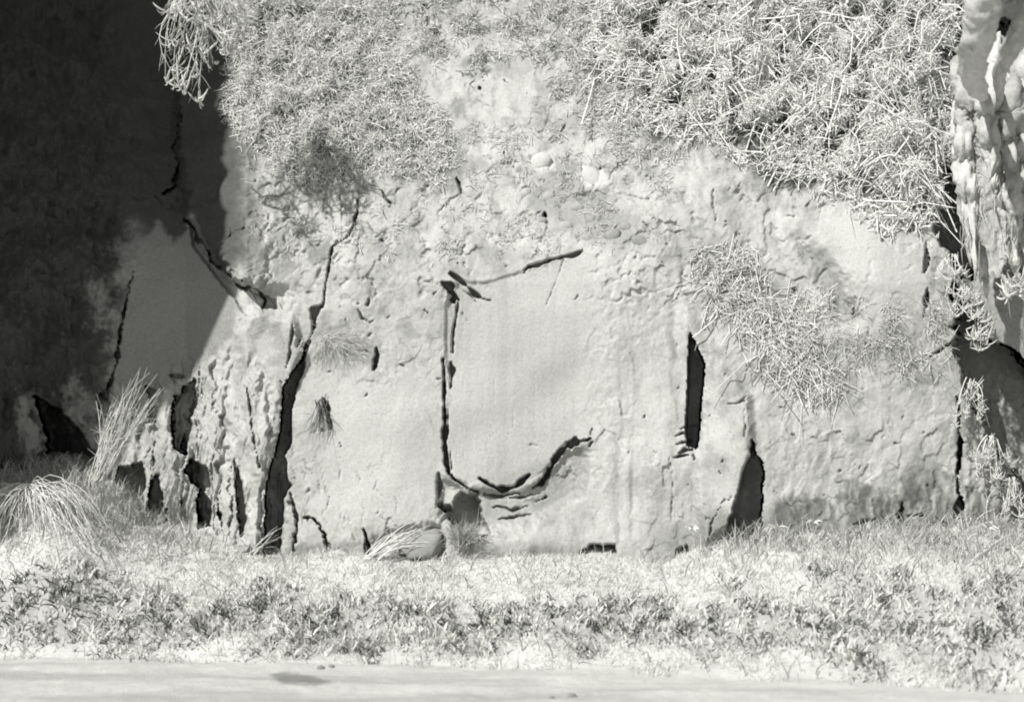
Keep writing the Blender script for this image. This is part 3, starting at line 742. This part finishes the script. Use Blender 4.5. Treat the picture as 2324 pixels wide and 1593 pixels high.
o = twig_mass('stems', TH_M, 300, 27, (0.2, 0.5), 0.16, 0.0046, (0.80, 0.05), None, None, M_TWIG, None, soft=70, kind='stuff', droop=0.5, flat=0.4, bias=(0.25, 0, -0.6)); adopt(o, shrub)

# ------------------------------------------------------------------ single plants
def stems_plant(name, base, targets, rad, label, cat, tone=(0.78, 0.05), sag=0.0, side=0, seed=0, group=None, leafy=0, leaf=0.0):
    """stems from one base to target points, with side shoots and fleshy leaves"""
    r = np.random.default_rng(seed)
    root = tag(empty(name, base), label, cat, group)
    base = np.asarray(base, float); tg = np.asarray(targets, float); n = len(tg)
    s = np.linspace(0, 1, 7)[None, :, None]
    b = base + r.standard_normal((n, 3)) * np.array([0.03, 0.02, 0.02])
    bow = r.standard_normal((n, 3)) * 0.06 * np.linalg.norm(tg - base, axis=1)[:, None] * (1.8 if leafy else 1) + np.array([0, 0, sag])
    P = b[:, None] + (tg - b)[:, None] * s + bow[:, None] * (4 * s * (1 - s))
    R = (rad * (0.6 + 0.7 * r.random(n)))[:, None] * np.linspace(1, 0.35, 7)[None]
    tn = np.clip(r.normal(tone[0], tone[1], n), .06, .86)
    if n <= 60:
        for i in range(n):
            adopt(tubes('stem', P[i:i + 1], R[i:i + 1], M_TWIG, None, 5, tn[i:i + 1]), root)
    else:
        adopt(tubes('blades', P, R, M_TWIG, None, 3, tn), root)['kind'] = 'stuff'
    if side:
        m = n * side; i = r.integers(0, n, m); j = r.integers(2, 6, m)
        p0 = P[i, j]; d = unit(P[i, j + 1] - P[i, j])
        d = unit(d + r.standard_normal((m, 3)) * 0.45); ln = r.uniform(0.06, 0.2, m)
        ss = np.linspace(0, 1, 4)[None, :, None]
        Q = p0[:, None] + d[:, None] * ln[:, None, None] * ss + (np.array([0, 0, -0.15]) + r.standard_normal((m, 3)) * 0.1)[:, None] * ln[:, None, None] * ss ** 2
        adopt(tubes('side_twigs', Q, (rad * 0.6 * (0.5 + 0.6 * r.random(m)))[:, None] * np.array([1, .9, .7, .3])[None], M_TWIG, None, 3, np.clip(r.normal(tone[0], tone[1], m), .06, .86)), root)['kind'] = 'stuff'
    if leafy:
        m = min(n * leafy, 295); i = r.integers(0, n, m); j = np.clip(7 - r.gamma(1.6, 1.2, m).astype(int), 2, 6)
        p0 = P[i, j] + r.standard_normal((m, 3)) * 0.006
        d = unit(unit(P[i, j] - P[i, j - 1]) * 0.5 + r.standard_normal((m, 3)) * 0.7); ln = leaf * (0.6 + 0.8 * r.random(m))
        ss = np.linspace(0, 1, 5)[None, :, None]
        up = np.array([0, -0.15, 0.75])
        Q = p0[:, None] + d[:, None] * ln[:, None, None] * ss + (up + r.standard_normal((m, 3)) * 0.2)[:, None] * ln[:, None, None] * ss ** 2
        for q in range(m):
            adopt(tubes('leaf', Q[q:q + 1], (leaf * 0.085 * (0.7 + 0.6 * r.random()) * np.array([0.7, 1, 1.05, 0.95, 0.35]))[None], M_LEAF, None, 5, np.array([np.clip(r.normal(0.78, 0.05), .15, .86)])), root)
    return root

# hanging fleshy-leaved bush, upper left, standing out into the light
hb = []
r0 = np.random.default_rng(77)
for i in range(58):
    x = 372 + 180 * r0.random(); ymax = np.interp(x, [372, 400, 425, 470, 500, 550], [185, 235, 265, 215, 150, 110])
    hb.append(at(x, ymax * (0.05 + 0.95 * r0.random()), 1.0 + r0.normal(0, 0.14)))
bush = stems_plant('hanging_bush', at(455, -40, 0.75), hb, 0.0060, 'pale fleshy-leaved bush hanging before the dark recess at upper left', 'bush', (0.66, 0.08), 0.06, 9, 5, None, 5, 0.085)

# twiggy bush at the left foot of the cliff
r0 = np.random.default_rng(78)
tb = [at(np.interp(q, [0, 1], [205, 365]) + r0.normal(0, 10), np.interp(q, [0, 1], [960, 865]) + r0.normal(0, 35), 0.35 + r0.normal(0, 0.10)) for q in r0.random(44)]
stems_plant('twiggy_bush', at(222, 1092, 0.35), tb, 0.0048, 'slender leafless bush fanning up at the left foot of the cliff', 'bush', (0.66, 0.08), 0.0, 4, 6)
# drooping dry clump, bottom left
r0 = np.random.default_rng(79)
dc = []
for i in range(120):
    x = r0.uniform(-60, 270); dc.append(at(x, r0.uniform(1190, 1300), 0.75 + r0.normal(0, 0.15)))
stems_plant('drooping_grass_clump', at(70, 1110, 0.35), dc, 0.0050, 'drooping clump of long dry stalks at the bottom left foot', 'grass clump', (0.72, 0.06), 0.16, 3, 7)
# dead stalks leaning against the boss
r0 = np.random.default_rng(80)
ds = [at(r0.uniform(880, 985), r0.uniform(1180, 1250), 0.22 + 0.1 * r0.random()) for i in range(30)]
stems_plant('dead_stalks', at(835, 1268, 0.35), ds, 0.0050, 'fan of dead pale stalks lying at the foot beside a grey block', 'stalks', (0.78, 0.05), 0.03, 1, 8)
r0 = np.random.default_rng(81)
ds = [at(r0.uniform(605, 650), r0.uniform(1200, 1225), 0.3 + 0.05 * r0.random()) for i in range(7)]
stems_plant('dead_stalks', at(565, 1262, 0.4), ds, 0.0035, 'few thin dry stalks crossing the foot of the shaded cleft', 'stalks', (0.72, 0.05), 0.0, 1, 9)
# tuft in the hollow below the panel
r0 = np.random.default_rng(82)
tf = [at(r0.uniform(1005, 1095), r0.uniform(1180, 1230), 0.32 + r0.normal(0, 0.06)) for i in range(150)]
stems_plant('grass_tuft', at(1050, 1245, 0.25), tf, 0.0036, 'bushy grey tuft growing in the hollow under the smooth panel', 'grass tuft', (0.50, 0.10), 0.02, 2, 10)
r0 = np.random.default_rng(83)
tf = [at(r0.uniform(700, 850), r0.uniform(745, 815), 0.16 + r0.normal(0, 0.04)) for i in range(170)]
stems_plant('grass_tuft', surf(740, 770, 0.03), tf, 0.0026, 'wispy pale tuft on the ledge above the rounded rock face', 'grass tuft', (0.72, 0.08), 0.02, 1, 11)
r0 = np.random.default_rng(84)
tf = [surf(735 + 22 * r0.normal(), 965 + 26 * r0.random(), 0.03) for i in range(26)]
stems_plant('root_tuft', surf(730, 905, 0.02), tf, 0.0036, 'dark hairy root tuft hanging on the pale rounded rock face', 'roots', (0.12, 0.03), 0.0, 1, 12)
# dark branching root below the overhang
rp = [surf(*p, 0.015) for p in ((560, 652), (585, 655), (600, 672), (598, 700))]
stems_plant('dark_root', surf(540, 645, 0.02), [surf(596, 704, 0.02), surf(612, 672, 0.02), surf(640, 700, 0.015), surf(575, 690, 0.02)], 0.006, 'thin dark forked root below the overhang at left', 'root', (0.08, 0.02), 0.0, 1, 13)
# small leafy plants at the right foot
def small_leafy(base, n, ln, label, seed, w=0.012, spread=0.8):
    r = np.random.default_rng(seed); root = tag(empty('small_plant', base), label, 'plant')
    a = r.uniform(0, 2 * np.pi, n); el = r.uniform(0.3, 1.2, n)
    d = np.stack([np.cos(a) * np.cos(el) * spread, -np.abs(np.sin(a)) * np.cos(el) * spread, np.sin(el)], 1)
    s = np.linspace(0, 1, 5)[None, :, None]; L = ln * (0.6 + 0.6 * r.random(n))
    P = np.asarray(base)[None, None] + d[:, None] * L[:, None, None] * s + np.array([0, -0.1, -0.5])[None, None] * L[:, None, None] * s ** 2.5
    for i in range(n):
        adopt(ribbons('leaf', P[i:i + 1], (w * np.array([0.4, 1, 1.1, 0.8, 0.1]))[None], M_LEAF, None, np.array([0.8]), None, seed + i), root)
    return root
small_leafy(at(1570, 1200, 0.45), 11, 0.09, 'small bright leafy plant at the foot between slot and triangular hollow', 31)
small_leafy(at(1845, 1188, 0.4), 9, 0.15, 'small upright plant before the dark stained foot at right', 32, 0.006)
small_leafy(at(1760, 1200, 0.4), 12, 0.16, 'spiky plant just right of the triangular hollow', 33, 0.005)
small_leafy(at(2240, 1200, 0.45), 14, 0.16, 'ragged plant beside the dark hole at the right foot', 34, 0.008)
# fleshy trailing plants over the right hollow carved for shade
def trailing(name, bx, by, d, n, spread, drop, label, seed, leaf=0.075, leafy=14):
    r = np.random.default_rng(seed)
    tg = [at(bx + r.normal(0, spread), by + drop * (0.3 + 0.7 * r.random()), d + r.normal(0, 0.06)) for i in range(n)]
    return stems_plant(name, at(bx, by, d - 0.1), tg, 0.006, label, 'plant', (0.66, 0.06), 0.02, 1, seed, None, leafy, leaf)
trailing('trailing_plant', 2195, 640, 0.18, 12, 24, 90, 'fleshy trailing plant above the shaded right hollow, upper clump', 41, 0.06, 16)
trailing('trailing_plant', 2222, 715, 0.22, 7, 20, 90, 'fleshy trailing plant dangling into the shaded right hollow, lower clump', 42, 0.075, 8)
trailing('trailing_plant', 2310, 630, 0.75, 6, 26, 60, 'fleshy trailing plant at the right edge below the hanging roots', 43, 0.11, 10)
trailing('trailing_plant', 2160, 580, 0.16, 9, 22, 100, 'fleshy trailing plant on the rock edge left of the dark gap', 44, 0.05, 12)

for bx, by, n_, lb, sd in ((2205, 860, 10, 'ragged plant added for leaf shadow on the edge of the right hollow carved for shade', 45), (2250, 990, 12, 'ragged plant added for leaf shadow below the right hollow carved for shade', 46), (2300, 1090, 12, 'ragged plant added for leaf shadow at the right edge above the grass', 47)):
    trailing('leaf_shadow_plant', bx, by, 0.12, n_, 26, 120, lb, sd, 0.05, 14)  # plants added in place of dappled leaf shadows

# ------------------------------------------------------------------ right: hanging root curtain and thick roots
pil = empty('root_curtain', at(2290, 150, 0.6))
tag(pil, 'curtain of pale fibrous roots hanging at the right edge, nearer than the cliff', 'roots')
def gnarled(P, R, name, parent, tone, seed, sides=14, sub=60, flute=0.25):
    P = np.asarray(P, float); n = len(P); tq = np.linspace(0, n - 1, sub); i = np.clip(tq.astype(int), 0, n - 2); f = (tq - i)[:, None]
    Pm = np.concatenate([[2 * P[0] - P[1]], P, [2 * P[-1] - P[-2]]]); a, b, c, d = Pm[i], Pm[i + 1], Pm[i + 2], Pm[i + 3]
    Q = 0.5 * (2 * b + (c - a) * f + (2 * a - 5 * b + 4 * c - d) * f ** 2 + (3 * b - a - 3 * c + d) * f ** 3)
    Rq = np.interp(tq, np.arange(n), R)
    tng = unit(np.gradient(Q, axis=0)); u = unit(np.cross(tng, np.array([0.2, 1, 0.1]))); v = np.cross(tng, u)
    an = np.arange(sides) * 2 * np.pi / sides
    A, S = np.meshgrid(an, np.linspace(0, 1, sub) * np.linalg.norm(P[-1] - P[0]))
    rr = Rq[:, None] * np.maximum(0.25, 1 + flute * fbm(np.cos(A) * 1.6 + seed + S * 1.2, np.sin(A) * 1.6 + S * 4.0, 4, seed, 0.62))
    V = Q[:, None] + rr[..., None] * (np.cos(A)[..., None] * u[:, None] + np.sin(A)[..., None] * v[:, None])
    g = np.arange(sub * sides).reshape(sub, sides); a_, b_ = g[:-1], g[1:]
    F = np.stack([a_, np.roll(a_, -1, 1), np.roll(b_, -1, 1), b_], -1).reshape(-1, 4)
    tn = np.clip(tone + 0.12 * fbm(A * 2, S * 5, 3, seed + 3), 0.1, 0.82)
    return adopt(mesh_np(name, V.reshape(-1, 3), F, M_BARK, None, tn.ravel()), parent)
rr_ = np.random.default_rng(91)
rk = np.random.default_rng(17)
for i, (xt, yt, xb, yb, rm, dd) in enumerate(((2182, 270, 2206, 605, 21, 0.70), (2188, 130, 2196, 330, 26, 0.62), (2206, 380, 2214, 640, 12, 0.78), (2236, 150, 2250, 405, 31, 0.80), (2262, 250, 2256, 440, 17, 0.72),
                                              (2292, 170, 2302, 430, 33, 0.75), (2276, 400, 2284, 560, 13, 0.68), (2308, 390, 2304, 560, 20, 0.82), (2334, 280, 2336, 600, 30, 0.70), (2368, 180, 2372, 640, 38, 0.76),
                                              (2228, 560, 2240, 690, 11, 0.55), (2296, 540, 2312, 640, 13, 0.6), (2170, 230, 2172, 400, 12, 0.5), (2410, 150, 2412, 680, 40, 0.7), (2320, 120, 2322, 330, 26, 0.6), (2212, 100, 2216, 270, 20, 0.66), (2264, 90, 2270, 260, 26, 0.62))):
    ys = np.linspace(yt, yb, 8); xs = np.linspace(xt, xb, 8) + rk.normal(0, 3, 8); rad = rm * K * 0.92
    pts = [at(xs[k], ys[k], dd - (0.35 if k == 0 else 0) + rk.normal(0, 0.03)) for k in range(8)]
    gnarled(pts, rad * np.array([0.6, 0.9, rk.uniform(0.85, 1.2), rk.uniform(0.8, 1.2), rk.uniform(0.7, 1.05), rk.uniform(0.5, 0.85), 0.42, 0.05]), 'root', pil, rk.uniform(0.46, 0.66), 100 + i, 22, 90, 0.6)
fr = []
for i in range(46):
    x = rr_.uniform(2175, 2345); y0 = rr_.uniform(380, 560); L = rr_.uniform(30, 110); dd = 0.86 + rr_.normal(0, 0.07)
    fr.append([at(x + rr_.normal(0, 9) * q, y0 + L * q, dd + 0.03 * q) for q in (0, 0.33, 0.66, 1)])
adopt(tubes('root_fibres', np.array(fr), np.full((46, 1), 0.005) * np.array([[1, 1, .8, .3]]) * (0.5 + rr_.random((46, 1))), M_BARK, None, 3, np.clip(rr_.normal(0.5, 0.12, 46), .1, .8)), pil)
tr = tag(empty('thick_root', at(2225, -250, 3.2)), 'thick pale root out of focus in the upper right corner', 'root')
gnarled([at(2262, -330, 3.4), at(2236, -60, 3.3), at(2226, 60, 3.1), at(2206, 140, 2.7), at(2212, 185, 1.9), at(2235, 225, 0.8)], [0.16, 0.12, 0.11, 0.10, 0.08, 0.04], 'root_stem', tr, 0.70, 131, 18, 90, flute=0.35)
gnarled([at(2430, -250, 3.3), at(2345, -20, 3.1), at(2318, 60, 2.9), at(2290, 120, 2.4), at(2268, 170, 1.7), at(2270, 230, 0.8)], [0.13, 0.09, 0.07, 0.06, 0.05, 0.03], 'root_branch', tr, 0.55, 137, 18, 90, flute=0.35)

# ------------------------------------------------------------------ cobbles set in the upper rock
def cobble(px, py, rx, rz, ry, tone, seed, parent, name='cobble', out=0.0, rot=0.0, box=1.0):
    r = np.random.default_rng(seed); na, nb = 14, 9
    A, B = np.meshgrid(np.arange(na) * 2 * np.pi / na, np.linspace(-np.pi / 2, np.pi / 2, nb))
    n = unit(np.stack([np.cos(A) * np.cos(B), np.sin(A) * np.cos(B), np.sin(B)], -1))
    n = np.sign(n) * np.abs(n) ** box
    q = 1 + (0.16 if box == 1 else 0.3) * fbm(n[..., 0] * 1.6 + seed, n[..., 2] * 1.6 + n[..., 1], 3, seed)
    c, s = math.cos(rot), math.sin(rot)
    V = n * np.array([rx, ry, rz]) * K * q[..., None]
    V = np.stack([V[..., 0] * c - V[..., 2] * s, V[..., 1], V[..., 0] * s + V[..., 2] * c], -1) + surf(px, py, out)
    g = np.arange(na * nb).reshape(nb, na); a_, b_ = g[:-1], g[1:]
    F = np.stack([a_, np.roll(a_, -1, 1), np.roll(b_, -1, 1), b_], -1).reshape(-1, 4)
    return mesh_np(name, V.reshape(-1, 3), F, M_STONE, parent, np.full(na * nb, tone))
r0 = np.random.default_rng(55)
cob = [(1228, 366, 26, 20, 0.83), (1345, 405, 34, 20, 0.80), (1285, 512, 15, 11, 0.60), (1388, 536, 22, 14, 0.45), (1452, 548, 20, 12, 0.42),
       (1310, 470, 16, 10, 0.55), (1350, 496, 18, 12, 0.5), (1420, 515, 14, 10, 0.5), (1245, 445, 14, 10, 0.6), (1190, 440, 16, 10, 0.66), (1270, 425, 12, 9, 0.55), (1160, 500, 14, 9, 0.66), (1330, 540, 12, 8, 0.55), (1475, 500, 16, 10, 0.7), (1230, 500, 11, 8, 0.5)]
for i, (x, y, a, b, tn) in enumerate(cob):
    cobble(x, y, a, b, min(a, b) * 0.42, tn * 0.72, 60 + i, cliff, rot=r0.normal(0, 0.3))
# loose stones on the track
for i, (x, y, rad, lab) in enumerate(((728, 1519, 8, 'small dark stone on the track above the dark patch, left of its twin'), (752, 1518, 6, 'smaller dark stone on the track above the dark patch'),
                                      (1252, 1582, 5, 'tiny grey pebble on the track near the bottom centre'), (1298, 1576, 8, 'dark pebble on the track at bottom centre, the larger one'))):
    # where the sight line meets the track
    dist = 2.37 * CAM_D / ((y - 796.5) * K); X = (x - 1162) * K * dist / CAM_D; Y = dist - CAM_D
    o = cobble(0, 0, rad, rad * 0.6, rad * 0.8, 0.25, 90 + i, None, 'stone')
    c = surf(0, 0); o.location = (X - c[0], Y - c[1], float(ground_z(np.array([X]), np.array([Y]))[0]) + rad * K * 0.2 - c[2])
    tag(o, lab, 'stone', 'loose stones on the track')
# grey block at the foot beside the dead stalks
o = cobble(955, 1234, 46, 27, 34, 0.34, 99, None, 'grey_block', 0.03, 0.12, 0.45)
tag(o, 'smooth grey block half buried at the foot of the cliff beside dead stalks', 'rock')
